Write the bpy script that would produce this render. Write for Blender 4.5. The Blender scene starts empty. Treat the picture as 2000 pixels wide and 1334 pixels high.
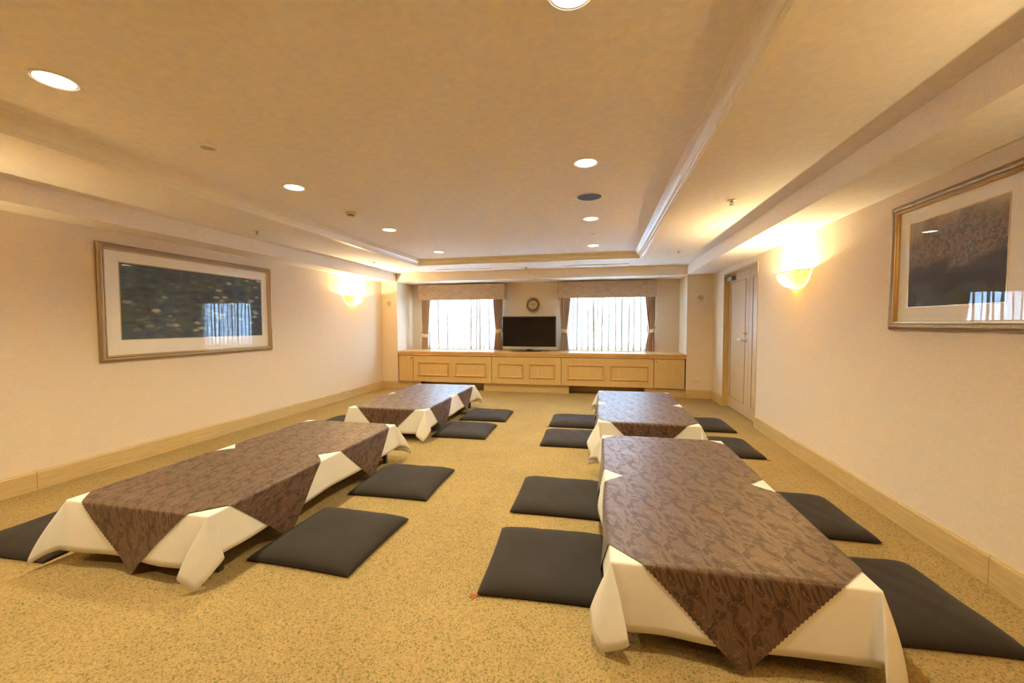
import bpy, bmesh, math, random
import numpy as np
from mathutils import Vector, Matrix

random.seed(7)
rng = np.random.default_rng(7)
sc = bpy.context.scene
COL = sc.collection
PI = math.pi

# ------------------------------------------------------------------ camera
YAW, PITCH, ROLL = -0.21208, -0.041902, -0.0022128
def cam_axes():
    cy, sy, cp, sp = math.cos(YAW), math.sin(YAW), math.cos(PITCH), math.sin(PITCH)
    f = Vector((sy * cp, cy * cp, sp)); r = Vector((cy, -sy, 0)); u = r.cross(f)
    cr, sr = math.cos(ROLL), math.sin(ROLL)
    return r * cr + u * sr, u * cr - r * sr, f
cd = bpy.data.cameras.new('camera')
cd.sensor_width = 36.0; cd.lens = 798.605 / 2000 * 36; cd.clip_start = 0.02; cd.clip_end = 200
cam = bpy.data.objects.new('camera', cd); COL.objects.link(cam)
_r, _u, _f = cam_axes()
_m = Matrix((_r, _u, -_f)).transposed().to_4x4()
_m.translation = Vector((0, 0, 1.26))
cam.matrix_world = _m
sc.camera = cam

# ------------------------------------------------------------------ world, exposure
SKY = 66.0
w = bpy.data.worlds.new('sky'); sc.world = w; w.use_nodes = True
wn = w.node_tree.nodes['Background']
wn.inputs[0].default_value = (0.40, 0.68, 1.0, 1); wn.inputs[1].default_value = SKY
vs = sc.view_settings
sc.display_settings.display_device = 'sRGB'
vs.view_transform = 'Standard'; vs.look = 'None'; vs.gamma = 1; vs.use_curve_mapping = False
vs.exposure = 0.60
cy_ = sc.cycles
cy_.use_denoising = True
cy_.max_bounces = 14; cy_.diffuse_bounces = 7; cy_.glossy_bounces = 4; cy_.transmission_bounces = 8
cy_.transparent_max_bounces = 12; cy_.caustics_reflective = False; cy_.caustics_refractive = False
cy_.sample_clamp_indirect = 50.0

LAMP_COL = (1.0, 0.89, 0.57)
DOWN_W = 80.0
SCONCE_W = 48.0
SCONCE_COL = (1.0, 0.82, 0.47)

# ------------------------------------------------------------------ materials
def newmat(name):
    m = bpy.data.materials.new(name); m.use_nodes = True
    nt = m.node_tree; b = nt.nodes['Principled BSDF']
    return m, nt, b
def N(nt, kind, **kw):
    n = nt.nodes.new(kind)
    for k, v in kw.items():
        if k.startswith('i_'): n.inputs[k[2:].replace('_', ' ')].default_value = v
        else: setattr(n, k, v)
    return n
def L(nt, a, b): nt.links.new(a, b)
def rgba(c): return (c[0], c[1], c[2], 1)
def ramp(nt, stops, interp='LINEAR'):
    r = nt.nodes.new('ShaderNodeValToRGB'); cr = r.color_ramp; cr.interpolation = interp
    while len(cr.elements) > 1: cr.elements.remove(cr.elements[-1])
    cr.elements[0].position = stops[0][0]; cr.elements[0].color = rgba(stops[0][1])
    for p, c in stops[1:]:
        e = cr.elements.new(p); e.color = rgba(c)
    return r
def mapping(nt, scale=(1, 1, 1), rot=(0, 0, 0), out='Object', loc=(0, 0, 0)):
    tc = nt.nodes.new('ShaderNodeTexCoord'); mp = nt.nodes.new('ShaderNodeMapping')
    mp.inputs['Scale'].default_value = scale; mp.inputs['Rotation'].default_value = rot; mp.inputs['Location'].default_value = loc
    L(nt, tc.outputs[out], mp.inputs['Vector'])
    return mp.outputs['Vector']
def bump(nt, b, h, strength=0.2, dist=0.01):
    n = nt.nodes.new('ShaderNodeBump'); n.inputs['Strength'].default_value = strength; n.inputs['Distance'].default_value = dist
    L(nt, h, n.inputs['Height']); L(nt, n.outputs['Normal'], b.inputs['Normal']); return n
def plain(name, col, rough=0.5, metal=0.0, spec=0.5, noise=0.04, scale=30):
    m, nt, b = newmat(name)
    b.inputs['Roughness'].default_value = rough; b.inputs['Metallic'].default_value = metal
    b.inputs['Specular IOR Level'].default_value = spec
    v = mapping(nt); n = N(nt, 'ShaderNodeTexNoise'); n.inputs['Scale'].default_value = scale; L(nt, v, n.inputs['Vector'])
    lo = [max(0, c * (1 - noise)) for c in col]; hi = [min(1, c * (1 + noise)) for c in col]
    r = ramp(nt, [(0.3, lo), (0.7, hi)]); L(nt, n.outputs['Fac'], r.inputs['Fac']); L(nt, r.outputs['Color'], b.inputs['Base Color'])
    return m
def wallpaper(name, col, weave=260, strength=0.12):
    m, nt, b = newmat(name)
    b.inputs['Roughness'].default_value = 0.85; b.inputs['Specular IOR Level'].default_value = 0.2
    v1 = mapping(nt, (weave, weave, weave * .12)); n1 = N(nt, 'ShaderNodeTexNoise'); n1.inputs['Scale'].default_value = 1; L(nt, v1, n1.inputs['Vector'])
    v2 = mapping(nt, (weave * .12, weave * .12, weave)); n2 = N(nt, 'ShaderNodeTexNoise'); n2.inputs['Scale'].default_value = 1; L(nt, v2, n2.inputs['Vector'])
    a = N(nt, 'ShaderNodeMath', operation='ADD'); L(nt, n1.outputs['Fac'], a.inputs[0]); L(nt, n2.outputs['Fac'], a.inputs[1])
    r = ramp(nt, [(0.75, [c * .93 for c in col]), (1.25, [min(1, c * 1.05) for c in col])])
    mr = N(nt, 'ShaderNodeMapRange'); mr.inputs['From Min'].default_value = 0.7; mr.inputs['From Max'].default_value = 1.3
    L(nt, a.outputs[0], mr.inputs['Value'])
    r.color_ramp.elements[0].position = 0; r.color_ramp.elements[1].position = 1
    L(nt, mr.outputs['Result'], r.inputs['Fac']); L(nt, r.outputs['Color'], b.inputs['Base Color'])
    bump(nt, b, a.outputs[0], strength, 0.002)
    return m
def wood(name, col, axis='y', rough=0.4, dark=0.8, grain=1.0, spec=0.4):
    m, nt, b = newmat(name)
    s = {'x': (2.2, 26, 26), 'y': (26, 2.2, 26), 'z': (26, 26, 2.2)}[axis]
    v = mapping(nt, tuple(k * grain for k in s))
    n = N(nt, 'ShaderNodeTexNoise'); n.inputs['Scale'].default_value = 1.0; n.inputs['Detail'].default_value = 5; n.inputs['Distortion'].default_value = 0.9
    L(nt, v, n.inputs['Vector'])
    s2 = tuple((90 if k > 10 else 3.5) * grain for k in s)
    v2 = mapping(nt, s2); n2 = N(nt, 'ShaderNodeTexNoise'); n2.inputs['Scale'].default_value = 1.0; n2.inputs['Detail'].default_value = 2; L(nt, v2, n2.inputs['Vector'])
    wv = N(nt, 'ShaderNodeMath', operation='MULTIPLY'); wv.inputs[1].default_value = 9.0; L(nt, n.outputs['Fac'], wv.inputs[0])
    fr = N(nt, 'ShaderNodeMath', operation='PINGPONG'); fr.inputs[1].default_value = 1.0; L(nt, wv.outputs[0], fr.inputs[0])
    mx = N(nt, 'ShaderNodeMath', operation='MULTIPLY_ADD'); mx.inputs[1].default_value = 0.35; L(nt, fr.outputs[0], mx.inputs[0])
    mm = N(nt, 'ShaderNodeMath', operation='MULTIPLY'); mm.inputs[1].default_value = 0.7; L(nt, n2.outputs['Fac'], mm.inputs[0]); L(nt, mm.outputs[0], mx.inputs[2])
    r = ramp(nt, [(0.2, [c * dark for c in col]), (0.85, [min(1, c * 1.08) for c in col])])
    L(nt, mx.outputs[0], r.inputs['Fac']); L(nt, r.outputs['Color'], b.inputs['Base Color'])
    b.inputs['Roughness'].default_value = rough; b.inputs['Specular IOR Level'].default_value = spec
    bump(nt, b, n2.outputs['Fac'], 0.05, 0.002)
    return m
def carpet_mat():
    m, nt, b = newmat('speckled_carpet')
    b.inputs['Roughness'].default_value = 0.95; b.inputs['Specular IOR Level'].default_value = 0.1
    v = mapping(nt)
    nd = N(nt, 'ShaderNodeTexNoise'); nd.inputs['Scale'].default_value = 90; L(nt, v, nd.inputs['Vector'])
    dv = N(nt, 'ShaderNodeVectorMath', operation='MULTIPLY_ADD'); dv.inputs[1].default_value = (0.009, 0.009, 0)
    L(nt, nd.outputs['Color'], dv.inputs[0]); L(nt, v, dv.inputs[2])
    vo = N(nt, 'ShaderNodeTexVoronoi'); vo.inputs['Scale'].default_value = 175; L(nt, dv.outputs[0], vo.inputs['Vector'])
    sx = N(nt, 'ShaderNodeSeparateColor'); L(nt, vo.outputs['Color'], sx.inputs[0])
    r = ramp(nt, [(0.0, (.36, .255, .105)), (0.34, (.41, .29, .125)), (0.58, (.34, .233, .10)), (0.74, (.30, .19, .10)), (0.88, (.185, .16, .055))], 'CONSTANT')
    L(nt, sx.outputs[0], r.inputs['Fac'])
    n2 = N(nt, 'ShaderNodeTexNoise'); n2.inputs['Scale'].default_value = 2.2; n2.inputs['Detail'].default_value = 3; L(nt, v, n2.inputs['Vector'])
    r2 = ramp(nt, [(0.3, (.9, .9, .9)), (0.7, (1.04, 1.04, 1.04))]); L(nt, n2.outputs['Fac'], r2.inputs['Fac'])
    mx = N(nt, 'ShaderNodeMix', data_type='RGBA', blend_type='MULTIPLY'); mx.inputs['Factor'].default_value = 1
    L(nt, r.outputs['Color'], mx.inputs['A']); L(nt, r2.outputs['Color'], mx.inputs['B']); L(nt, mx.outputs['Result'], b.inputs['Base Color'])
    bump(nt, b, vo.outputs['Distance'], 0.35, 0.004)
    return m
def fabric(name, col, rough=0.9, weave=700, strength=0.08, sheen=0.1, out='Object'):
    m, nt, b = newmat(name)
    b.inputs['Roughness'].default_value = rough; b.inputs['Specular IOR Level'].default_value = 0.15
    b.inputs['Sheen Weight'].default_value = sheen
    v = mapping(nt, out=out); n = N(nt, 'ShaderNodeTexNoise'); n.inputs['Scale'].default_value = weave; L(nt, v, n.inputs['Vector'])
    n2 = N(nt, 'ShaderNodeTexNoise'); n2.inputs['Scale'].default_value = 14; n2.inputs['Detail'].default_value = 4; L(nt, v, n2.inputs['Vector'])
    r = ramp(nt, [(0.25, [c * .9 for c in col]), (0.75, [min(1, c * 1.06) for c in col])])
    L(nt, n.outputs['Fac'], r.inputs['Fac']); L(nt, r.outputs['Color'], b.inputs['Base Color'])
    a = N(nt, 'ShaderNodeMath', operation='MULTIPLY_ADD'); a.inputs[1].default_value = 4.0
    L(nt, n2.outputs['Fac'], a.inputs[0]); L(nt, n.outputs['Fac'], a.inputs[2])
    bump(nt, b, a.outputs[0], strength, 0.004)
    return m
def damask_mat():
    m, nt, b = newmat('brown_damask')
    tc = nt.nodes.new('ShaderNodeTexCoord')
    sp = N(nt, 'ShaderNodeSeparateXYZ'); L(nt, tc.outputs['UV'], sp.inputs[0])
    def trig(src, period, op, phase=0.0):
        a = N(nt, 'ShaderNodeMath', operation='MULTIPLY_ADD'); a.inputs[1].default_value = 2 * PI / period; a.inputs[2].default_value = phase
        L(nt, src, a.inputs[0]); t = N(nt, 'ShaderNodeMath', operation=op); L(nt, a.outputs[0], t.inputs[0])
        s = N(nt, 'ShaderNodeMath', operation='MULTIPLY'); s.inputs[1].default_value = 0.42; L(nt, t.outputs[0], s.inputs[0])
        return s.outputs[0]
    # lean the repeat so the leaves slant
    sk = N(nt, 'ShaderNodeMath', operation='MULTIPLY_ADD'); sk.inputs[1].default_value = 0.34
    L(nt, sp.outputs['Y'], sk.inputs[0]); L(nt, sp.outputs['X'], sk.inputs[2])
    px, py = 0.150, 0.360
    cx = N(nt, 'ShaderNodeCombineXYZ')
    L(nt, trig(sk.outputs[0], px, 'COSINE'), cx.inputs[0]); L(nt, trig(sk.outputs[0], px, 'SINE'), cx.inputs[1]); L(nt, trig(sp.outputs['Y'], py, 'COSINE'), cx.inputs[2])
    wv = trig(sp.outputs['Y'], py, 'SINE')
    n = N(nt, 'ShaderNodeTexNoise', noise_dimensions='4D'); n.inputs['Scale'].default_value = 1.3; n.inputs['Detail'].default_value = 2.0; n.inputs['Roughness'].default_value = 0.45
    n.inputs['Distortion'].default_value = 0.9
    L(nt, cx.outputs[0], n.inputs['Vector']); L(nt, wv, n.inputs['W'])
    r = ramp(nt, [(0.38, (.050, .026, .015)), (0.45, (.082, .042, .024)), (0.57, (.108, .057, .033)), (0.64, (.056, .029, .017))])
    L(nt, n.outputs['Fac'], r.inputs['Fac'])
    ml = N(nt, 'ShaderNodeMath', operation='MULTIPLY'); ml.inputs[1].default_value = 19.0; L(nt, n.outputs['Fac'], ml.inputs[0])
    pp = N(nt, 'ShaderNodeMath', operation='PINGPONG'); pp.inputs[1].default_value = 1.0; L(nt, ml.outputs[0], pp.inputs[0])
    lr = ramp(nt, [(0.80, (0, 0, 0)), (0.93, (1, 1, 1))]); L(nt, pp.outputs[0], lr.inputs['Fac'])
    mx = N(nt, 'ShaderNodeMix', data_type='RGBA'); mx.inputs['B'].default_value = (.215, .120, .068, 1)
    fm = N(nt, 'ShaderNodeMath', operation='MULTIPLY'); fm.inputs[1].default_value = 0.75; L(nt, lr.outputs['Color'], fm.inputs[0])
    L(nt, fm.outputs[0], mx.inputs['Factor']); L(nt, r.outputs['Color'], mx.inputs['A']); L(nt, mx.outputs['Result'], b.inputs['Base Color'])
    rr = ramp(nt, [(0.38, (.50,) * 3), (0.46, (.42,) * 3), (0.57, (.41,) * 3), (0.64, (.49,) * 3)]); L(nt, n.outputs['Fac'], rr.inputs['Fac']); L(nt, rr.outputs['Color'], b.inputs['Roughness'])
    rs = ramp(nt, [(0.38, (.30,) * 3), (0.46, (.46,) * 3), (0.57, (.50,) * 3), (0.64, (.32,) * 3)]); L(nt, n.outputs['Fac'], rs.inputs['Fac']); L(nt, rs.outputs['Color'], b.inputs['Specular IOR Level'])
    b.inputs['Sheen Weight'].default_value = 0.10
    ha = N(nt, 'ShaderNodeMath', operation='ADD'); L(nt, n.outputs['Fac'], ha.inputs[0]); L(nt, lr.outputs['Color'], ha.inputs[1])
    bump(nt, b, ha.outputs[0], 0.12, 0.003)
    return m
def glass_pane(name, tint=(1, 1, 1)):
    m, nt, b = newmat(name); nt.nodes.remove(b)
    out = nt.nodes['Material Output']
    t = N(nt, 'ShaderNodeBsdfTransparent'); t.inputs[0].default_value = rgba(tint)
    g = N(nt, 'ShaderNodeBsdfGlossy'); g.inputs['Roughness'].default_value = 0.0
    lw = N(nt, 'ShaderNodeLayerWeight'); lw.inputs['Blend'].default_value = 0.5
    pw = N(nt, 'ShaderNodeMath', operation='POWER'); pw.inputs[1].default_value = 5.0; L(nt, lw.outputs['Facing'], pw.inputs[0])
    fr = N(nt, 'ShaderNodeMath', operation='MULTIPLY_ADD'); fr.inputs[1].default_value = 0.93; fr.inputs[2].default_value = 0.055; L(nt, pw.outputs[0], fr.inputs[0])
    mx = N(nt, 'ShaderNodeMixShader'); L(nt, fr.outputs[0], mx.inputs[0]); L(nt, t.outputs[0], mx.inputs[1]); L(nt, g.outputs[0], mx.inputs[2])
    L(nt, mx.outputs[0], out.inputs['Surface']); return m
def sheer_mat():
    m, nt, b = newmat('sheer_white_voile'); nt.nodes.remove(b)
    out = nt.nodes['Material Output']
    v = mapping(nt, (500, 500, 500)); n = N(nt, 'ShaderNodeTexNoise'); n.inputs['Scale'].default_value = 1; L(nt, v, n.inputs['Vector'])
    r = ramp(nt, [(0.3, (.80, .80, .82)), (0.7, (.9, .9, .92))]); L(nt, n.outputs['Fac'], r.inputs['Fac'])
    t = N(nt, 'ShaderNodeBsdfTranslucent'); L(nt, r.outputs['Color'], t.inputs['Color'])
    d = N(nt, 'ShaderNodeBsdfDiffuse'); L(nt, r.outputs['Color'], d.inputs['Color'])
    mx = N(nt, 'ShaderNodeMixShader'); mx.inputs[0].default_value = 0.78; L(nt, t.outputs[0], mx.inputs[1]); L(nt, d.outputs[0], mx.inputs[2])
    L(nt, mx.outputs[0], out.inputs['Surface']); return m
def alabaster_mat():
    m, nt, b = newmat('amber_alabaster_glass'); nt.nodes.remove(b)
    out = nt.nodes['Material Output']
    v = mapping(nt); n = N(nt, 'ShaderNodeTexNoise'); n.inputs['Scale'].default_value = 16; n.inputs['Detail'].default_value = 5; n.inputs['Distortion'].default_value = 2.0
    L(nt, v, n.inputs['Vector'])
    r = ramp(nt, [(0.35, (.28, .15, .023)), (0.65, (.36, .25, .07))]); L(nt, n.outputs['Fac'], r.inputs['Fac'])
    t = N(nt, 'ShaderNodeBsdfTranslucent'); L(nt, r.outputs['Color'], t.inputs['Color'])
    d = N(nt, 'ShaderNodeBsdfDiffuse'); L(nt, r.outputs['Color'], d.inputs['Color'])
    mx = N(nt, 'ShaderNodeMixShader'); mx.inputs[0].default_value = 0.6; L(nt, t.outputs[0], mx.inputs[1]); L(nt, d.outputs[0], mx.inputs[2])
    L(nt, mx.outputs[0], out.inputs['Surface']); return m
def emit(name, col, s):
    m, nt, b = newmat(name); nt.nodes.remove(b)
    e = N(nt, 'ShaderNodeEmission'); e.inputs[0].default_value = rgba(col); e.inputs[1].default_value = s
    L(nt, e.outputs[0], nt.nodes['Material Output'].inputs['Surface']); return m
def art_pond():
    m, nt, b = newmat('dark_pond_print'); b.inputs['Roughness'].default_value = 0.7
    v = mapping(nt, (1, 3.2, 9)); n = N(nt, 'ShaderNodeTexNoise'); n.inputs['Scale'].default_value = 2.4; n.inputs['Detail'].default_value = 6; L(nt, v, n.inputs['Vector'])
    r = ramp(nt, [(0.3, (.028, .046, .060)), (0.46, (.060, .078, .092)), (0.58, (.072, .100, .082)), (0.72, (.15, .185, .13))]); L(nt, n.outputs['Fac'], r.inputs['Fac'])
    v2 = mapping(nt, (1, 6.5, 15)); vo = N(nt, 'ShaderNodeTexVoronoi'); vo.inputs['Scale'].default_value = 1.0; L(nt, v2, vo.inputs['Vector'])
    dr = ramp(nt, [(0.16, (1, 1, 1)), (0.34, (0, 0, 0))]); L(nt, vo.outputs['Distance'], dr.inputs['Fac'])
    v3 = mapping(nt, (1, 1.6, 2.6), loc=(0, .35, .2)); n3 = N(nt, 'ShaderNodeTexNoise'); n3.inputs['Scale'].default_value = 1.3; L(nt, v3, n3.inputs['Vector'])
    mr = ramp(nt, [(0.44, (0, 0, 0)), (0.54, (1, 1, 1))]); L(nt, n3.outputs['Fac'], mr.inputs['Fac'])
    mu = N(nt, 'ShaderNodeMath', operation='MULTIPLY'); L(nt, dr.outputs['Color'], mu.inputs[0]); L(nt, mr.outputs['Color'], mu.inputs[1])
    mx = N(nt, 'ShaderNodeMix', data_type='RGBA'); mx.inputs['B'].default_value = (.42, .38, .26, 1)
    L(nt, mu.outputs[0], mx.inputs['Factor']); L(nt, r.outputs['Color'], mx.inputs['A']); L(nt, mx.outputs['Result'], b.inputs['Base Color'])
    return m
def art_shrub():
    m, nt, b = newmat('mauve_thicket_print'); b.inputs['Roughness'].default_value = 0.7
    tc = nt.nodes.new('ShaderNodeTexCoord'); sp = N(nt, 'ShaderNodeSeparateXYZ'); L(nt, tc.outputs['Object'], sp.inputs[0])
    mp = mapping(nt, (1, 1, 1)); n = N(nt, 'ShaderNodeTexNoise'); n.inputs['Scale'].default_value = 5.0; n.inputs['Detail'].default_value = 3; L(nt, mp, n.inputs['Vector'])
    # height in the print (0 bottom .. 1 top), ragged by noise
    hh = N(nt, 'ShaderNodeMapRange'); hh.inputs['From Min'].default_value = -0.25; hh.inputs['From Max'].default_value = 0.25; L(nt, sp.outputs['Z'], hh.inputs['Value'])
    ad = N(nt, 'ShaderNodeMath', operation='MULTIPLY_ADD'); ad.inputs[1].default_value = 0.55; L(nt, n.outputs['Fac'], ad.inputs[0])
    sb = N(nt, 'ShaderNodeMath', operation='ADD'); sb.inputs[1].default_value = -0.27; L(nt, hh.outputs['Result'], sb.inputs[0]); L(nt, sb.outputs[0], ad.inputs[2])
    base = ramp(nt, [(0.0, (.055, .06, .035)), (0.16, (.06, .062, .04)), (0.22, (.035, .028, .032)), (0.44, (.05, .036, .036)), (0.50, (.13, .085, .055)), (0.78, (.22, .15, .10)), (0.95, (.42, .33, .19))])
    L(nt, ad.outputs[0], base.inputs['Fac'])
    vo = N(nt, 'ShaderNodeTexVoronoi'); vo.inputs['Scale'].default_value = 75; L(nt, mp, vo.inputs['Vector'])
    sx = N(nt, 'ShaderNodeSeparateColor'); L(nt, vo.outputs['Color'], sx.inputs[0])
    dab = ramp(nt, [(0, (.20, .13, .12)), (.3, (.27, .17, .12)), (.5, (.09, .085, .035)), (.75, (.16, .13, .06)), (.88, (.30, .21, .17))], 'CONSTANT'); L(nt, sx.outputs[0], dab.inputs['Fac'])
    up = ramp(nt, [(0.42, (0, 0, 0)), (0.56, (.75, .75, .75)), (0.86, (.7, .7, .7)), (0.98, (.0, .0, .0))]); L(nt, ad.outputs[0], up.inputs['Fac'])
    mx = N(nt, 'ShaderNodeMix', data_type='RGBA'); L(nt, up.outputs['Color'], mx.inputs['Factor']); L(nt, base.outputs['Color'], mx.inputs['A']); L(nt, dab.outputs['Color'], mx.inputs['B'])
    L(nt, mx.outputs['Result'], b.inputs['Base Color'])
    return m

M = {}
M['wall'] = wallpaper('woven_wallpaper', (.74, .615, .455))
M['ceil'] = wallpaper('ceiling_paper', (.83, .755, .655), weave=200, strength=0.08)
M['white'] = plain('cream_paint', (.80, .74, .62), 0.45, noise=.01)
M['crown'] = plain('cream_moulding_paint', (.82, .75, .60), 0.35, noise=.01)
M['carpet'] = carpet_mat()
M['base'] = wood('pale_oak_baseboard', (.60, .43, .19), 'y', 0.45, 0.82)
M['basex'] = wood('pale_oak_baseboard_cross', (.60, .43, .19), 'x', 0.45, 0.82)
M['cab'] = wood('pale_oak_veneer', (.62, .43, .185), 'z', 0.4, 0.86, 0.8)
M['frame'] = wood('honey_oak_moulding', (.60, .36, .12), 'x', 0.35, 0.85)
M['top'] = wood('honey_oak_edge', (.60, .36, .13), 'x', 0.22, 0.85, spec=.6)
M['door'] = wood('beige_oak_door', (.58, .42, .235), 'z', 0.38, 0.88)
M['inlay'] = plain('tan_inlay', (.36, .22, .08), 0.4)
M['dark'] = plain('black_gap', (.012, .01, .008), 0.8)
M['brass'] = plain('brass', (.80, .52, .16), 0.22, 1.0)
M['steel'] = plain('grey_metal', (.22, .20, .17), 0.45, 0.6)
M['silver'] = plain('silver_bezel', (.50, .44, .35), 0.35, 0.4)
M['black'] = plain('black_plastic', (.014, .012, .012), 0.3)
M['screen'] = plain('screen_glass', (.010, .008, .007), 0.12, spec=.35, noise=0)
M['cush'] = fabric('charcoal_cushion_cotton', (.030, .0225, .018), 0.85, 900, 0.12, 0.10)
M['orange'] = plain('orange_thread', (.62, .16, .05), 0.8)
M['linen'] = fabric('white_table_linen', (.755, .725, .67), 0.9, 900, 0.28, 0.1, out='UV')
M['damask'] = damask_mat()
M['dwood'] = plain('dark_table_wood', (.045, .028, .018), 0.45)
M['gilt'] = plain('antique_gilt', (.36, .27, .165), 0.36, 0.6)
M['gilt2'] = plain('bright_gilt_lip', (.55, .37, .16), 0.3, 0.6)
M['mat'] = plain('cream_mount_board', (.90, .83, .70), 0.85, noise=.01)
M['pond'] = art_pond(); M['shrub'] = art_shrub()
M['glass'] = glass_pane('picture_glass'); M['wglass'] = glass_pane('window_glass')
M['sheer'] = sheer_mat()
M['drape'] = fabric('taupe_drape', (.70, .555, .43), 0.85, 300, 0.1, 0.15)
M['tie'] = fabric('pale_taupe_band', (.76, .62, .50), 0.85, 300, 0.1, 0.15)
M['alab'] = alabaster_mat()
M['lens'] = emit('downlight_lens', (1.0, .93, .80), 14.0)
M['chrome'] = plain('downlight_reflector', (.85, .82, .76), 0.15, 0.9)
M['plate'] = plain('cream_plastic', (.72, .62, .48), 0.4)
M['red'] = plain('sign_dark_red', (.17, .055, .035), 0.5)
M['ink'] = plain('sign_ink', (.10, .07, .045), 0.6)
M['face'] = plain('clock_face_cream', (.62, .52, .36), 0.5)
M['ring'] = plain('clock_chapter_ring', (.32, .27, .18), 0.45)
M['gold'] = plain('clock_gold', (.85, .62, .25), 0.2, 1.0)
M['grille'] = plain('speaker_grille', (.055, .042, .032), 0.7)
M['valance'] = None
def valance_mat():
    m, nt, b = newmat('striped_valance_cloth')
    v = mapping(nt, (9, 9, 150)); n = N(nt, 'ShaderNodeTexNoise'); n.inputs['Scale'].default_value = 1; n.inputs['Detail'].default_value = 1.5; L(nt, v, n.inputs['Vector'])
    r = ramp(nt, [(0.38, (.40, .30, .215)), (0.62, (.56, .43, .32))]); L(nt, n.outputs['Fac'], r.inputs['Fac']); L(nt, r.outputs['Color'], b.inputs['Base Color'])
    b.inputs['Roughness'].default_value = 0.9; bump(nt, b, n.outputs['Fac'], 0.2, 0.004); return m
M['valance'] = valance_mat()

# ------------------------------------------------------------------ mesh helpers
class MB:
    def __init__(s): s.v = []; s.f = []; s.uv = None; s.sm = []
    def add(s, vs, fs, smooth=False):
        o = len(s.v); s.v += [tuple(map(float, p)) for p in vs]; s.f += [tuple(i + o for i in f) for f in fs]; s.sm += [smooth] * len(fs); return s
    def box(s, x0, x1, y0, y1, z0, z1, bev=0.0):
        if x0 > x1: x0, x1 = x1, x0
        if y0 > y1: y0, y1 = y1, y0
        if z0 > z1: z0, z1 = z1, z0
        if bev <= 0:
            vs = [(x, y, z) for z in (z0, z1) for y in (y0, y1) for x in (x0, x1)]
            return s.add(vs, [(0, 2, 3, 1), (4, 5, 7, 6), (0, 1, 5, 4), (2, 6, 7, 3), (0, 4, 6, 2), (1, 3, 7, 5)])
        bm = bmesh.new(); bmesh.ops.create_cube(bm, size=1)
        for v in bm.verts: v.co = Vector(((x0 + x1) / 2 + v.co.x * (x1 - x0), (y0 + y1) / 2 + v.co.y * (y1 - y0), (z0 + z1) / 2 + v.co.z * (z1 - z0)))
        bmesh.ops.bevel(bm, geom=bm.edges[:], offset=bev, segments=2, profile=0.5, affect='EDGES')
        bm.verts.index_update(); vs = [v.co.copy() for v in bm.verts]; fs = [tuple(v.index for v in f.verts) for f in bm.faces]; bm.free()
        return s.add(vs, fs)
    def prism(s, poly, axis, a, b, smooth=False, cap=True):
        """poly: 2-D outline; axis: 0/1/2 extrude axis from a to b"""
        def P(p, t):
            q = list(p); q.insert(axis, t); return q
        n = len(poly); vs = [P(p, a) for p in poly] + [P(p, b) for p in poly]
        fs = [(i, (i + 1) % n, n + (i + 1) % n, n + i) for i in range(n)]
        s.add(vs, fs, smooth)
        if cap: s.add(vs, [tuple(range(n - 1, -1, -1)), tuple(range(n, 2 * n))])
        return s
    def lathe(s, prof, c, n=32, axis=2, sign=1, a0=0.0, a1=2 * PI, smooth=True):
        """prof: (radius, height along axis)"""
        full = abs(a1 - a0 - 2 * PI) < 1e-6; k = n if full else n + 1; vs = []
        for i in range(k):
            a = a0 + (a1 - a0) * i / n
            for r, h in prof:
                p = [r * math.cos(a), r * math.sin(a)]; p.insert(axis, h * sign)
                vs.append((p[0] + c[0], p[1] + c[1], p[2] + c[2]))
        m = len(prof); fs = []
        for i in range(n):
            j = (i + 1) % k
            for q in range(m - 1): fs.append((i * m + q, j * m + q, j * m + q + 1, i * m + q + 1))
        return s.add(vs, fs, smooth)
    def tube(s, pts, r, n=8, closed=False, smooth=True):
        pts = [Vector(p) for p in pts]; k = len(pts); vs = []; fs = []
        rr = r if hasattr(r, '__len__') else [r] * k
        for i, p in enumerate(pts):
            t = (pts[(i + 1) % k] - pts[i - 1]) if closed else (pts[min(i + 1, k - 1)] - pts[max(i - 1, 0)])
            t.normalize(); up = Vector((0, 0, 1)) if abs(t.z) < .9 else Vector((1, 0, 0))
            a = t.cross(up).normalized(); b = t.cross(a)
            for j in range(n):
                q = 2 * PI * j / n; vs.append(p + (a * math.cos(q) + b * math.sin(q)) * rr[i])
        for i in range(k if closed else k - 1):
            i2 = (i + 1) % k
            for j in range(n): fs.append((i * n + j, i * n + (j + 1) % n, i2 * n + (j + 1) % n, i2 * n + j))
        s.add(vs, fs, smooth)
        if not closed: s.add(vs, [tuple(range(n)), tuple(range(k * n - 1, (k - 1) * n - 1, -1))])
        return s
    def grid(s, P, smooth=True, close_u=False):
        """P: array (a,b,3)"""
        a, b = P.shape[:2]; fs = []
        for i in range(a if close_u else a - 1):
            i2 = (i + 1) % a
            for j in range(b - 1): fs.append((i * b + j, i2 * b + j, i2 * b + j + 1, i * b + j + 1))
        return s.add(P.reshape(-1, 3), fs, smooth)
    def mesh(s, name, mat, uv=None, merge=0.0, recalc=True):
        me = bpy.data.meshes.new(name); me.from_pydata(s.v, [], s.f)
        me.polygons.foreach_set('use_smooth', s.sm)
        if uv is not None:
            lay = me.uv_layers.new(name='UVMap'); li = np.empty(len(me.loops), np.int32); me.loops.foreach_get('vertex_index', li)
            lay.data.foreach_set('uv', np.asarray(uv, np.float32)[li].ravel())
        if merge or recalc:
            bm = bmesh.new(); bm.from_mesh(me)
            if merge: bmesh.ops.remove_doubles(bm, verts=bm.verts[:], dist=merge)
            if recalc: bmesh.ops.recalc_face_normals(bm, faces=bm.faces[:])
            bm.to_mesh(me); bm.free()
        me.materials.append(mat); me.update(); return me
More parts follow.
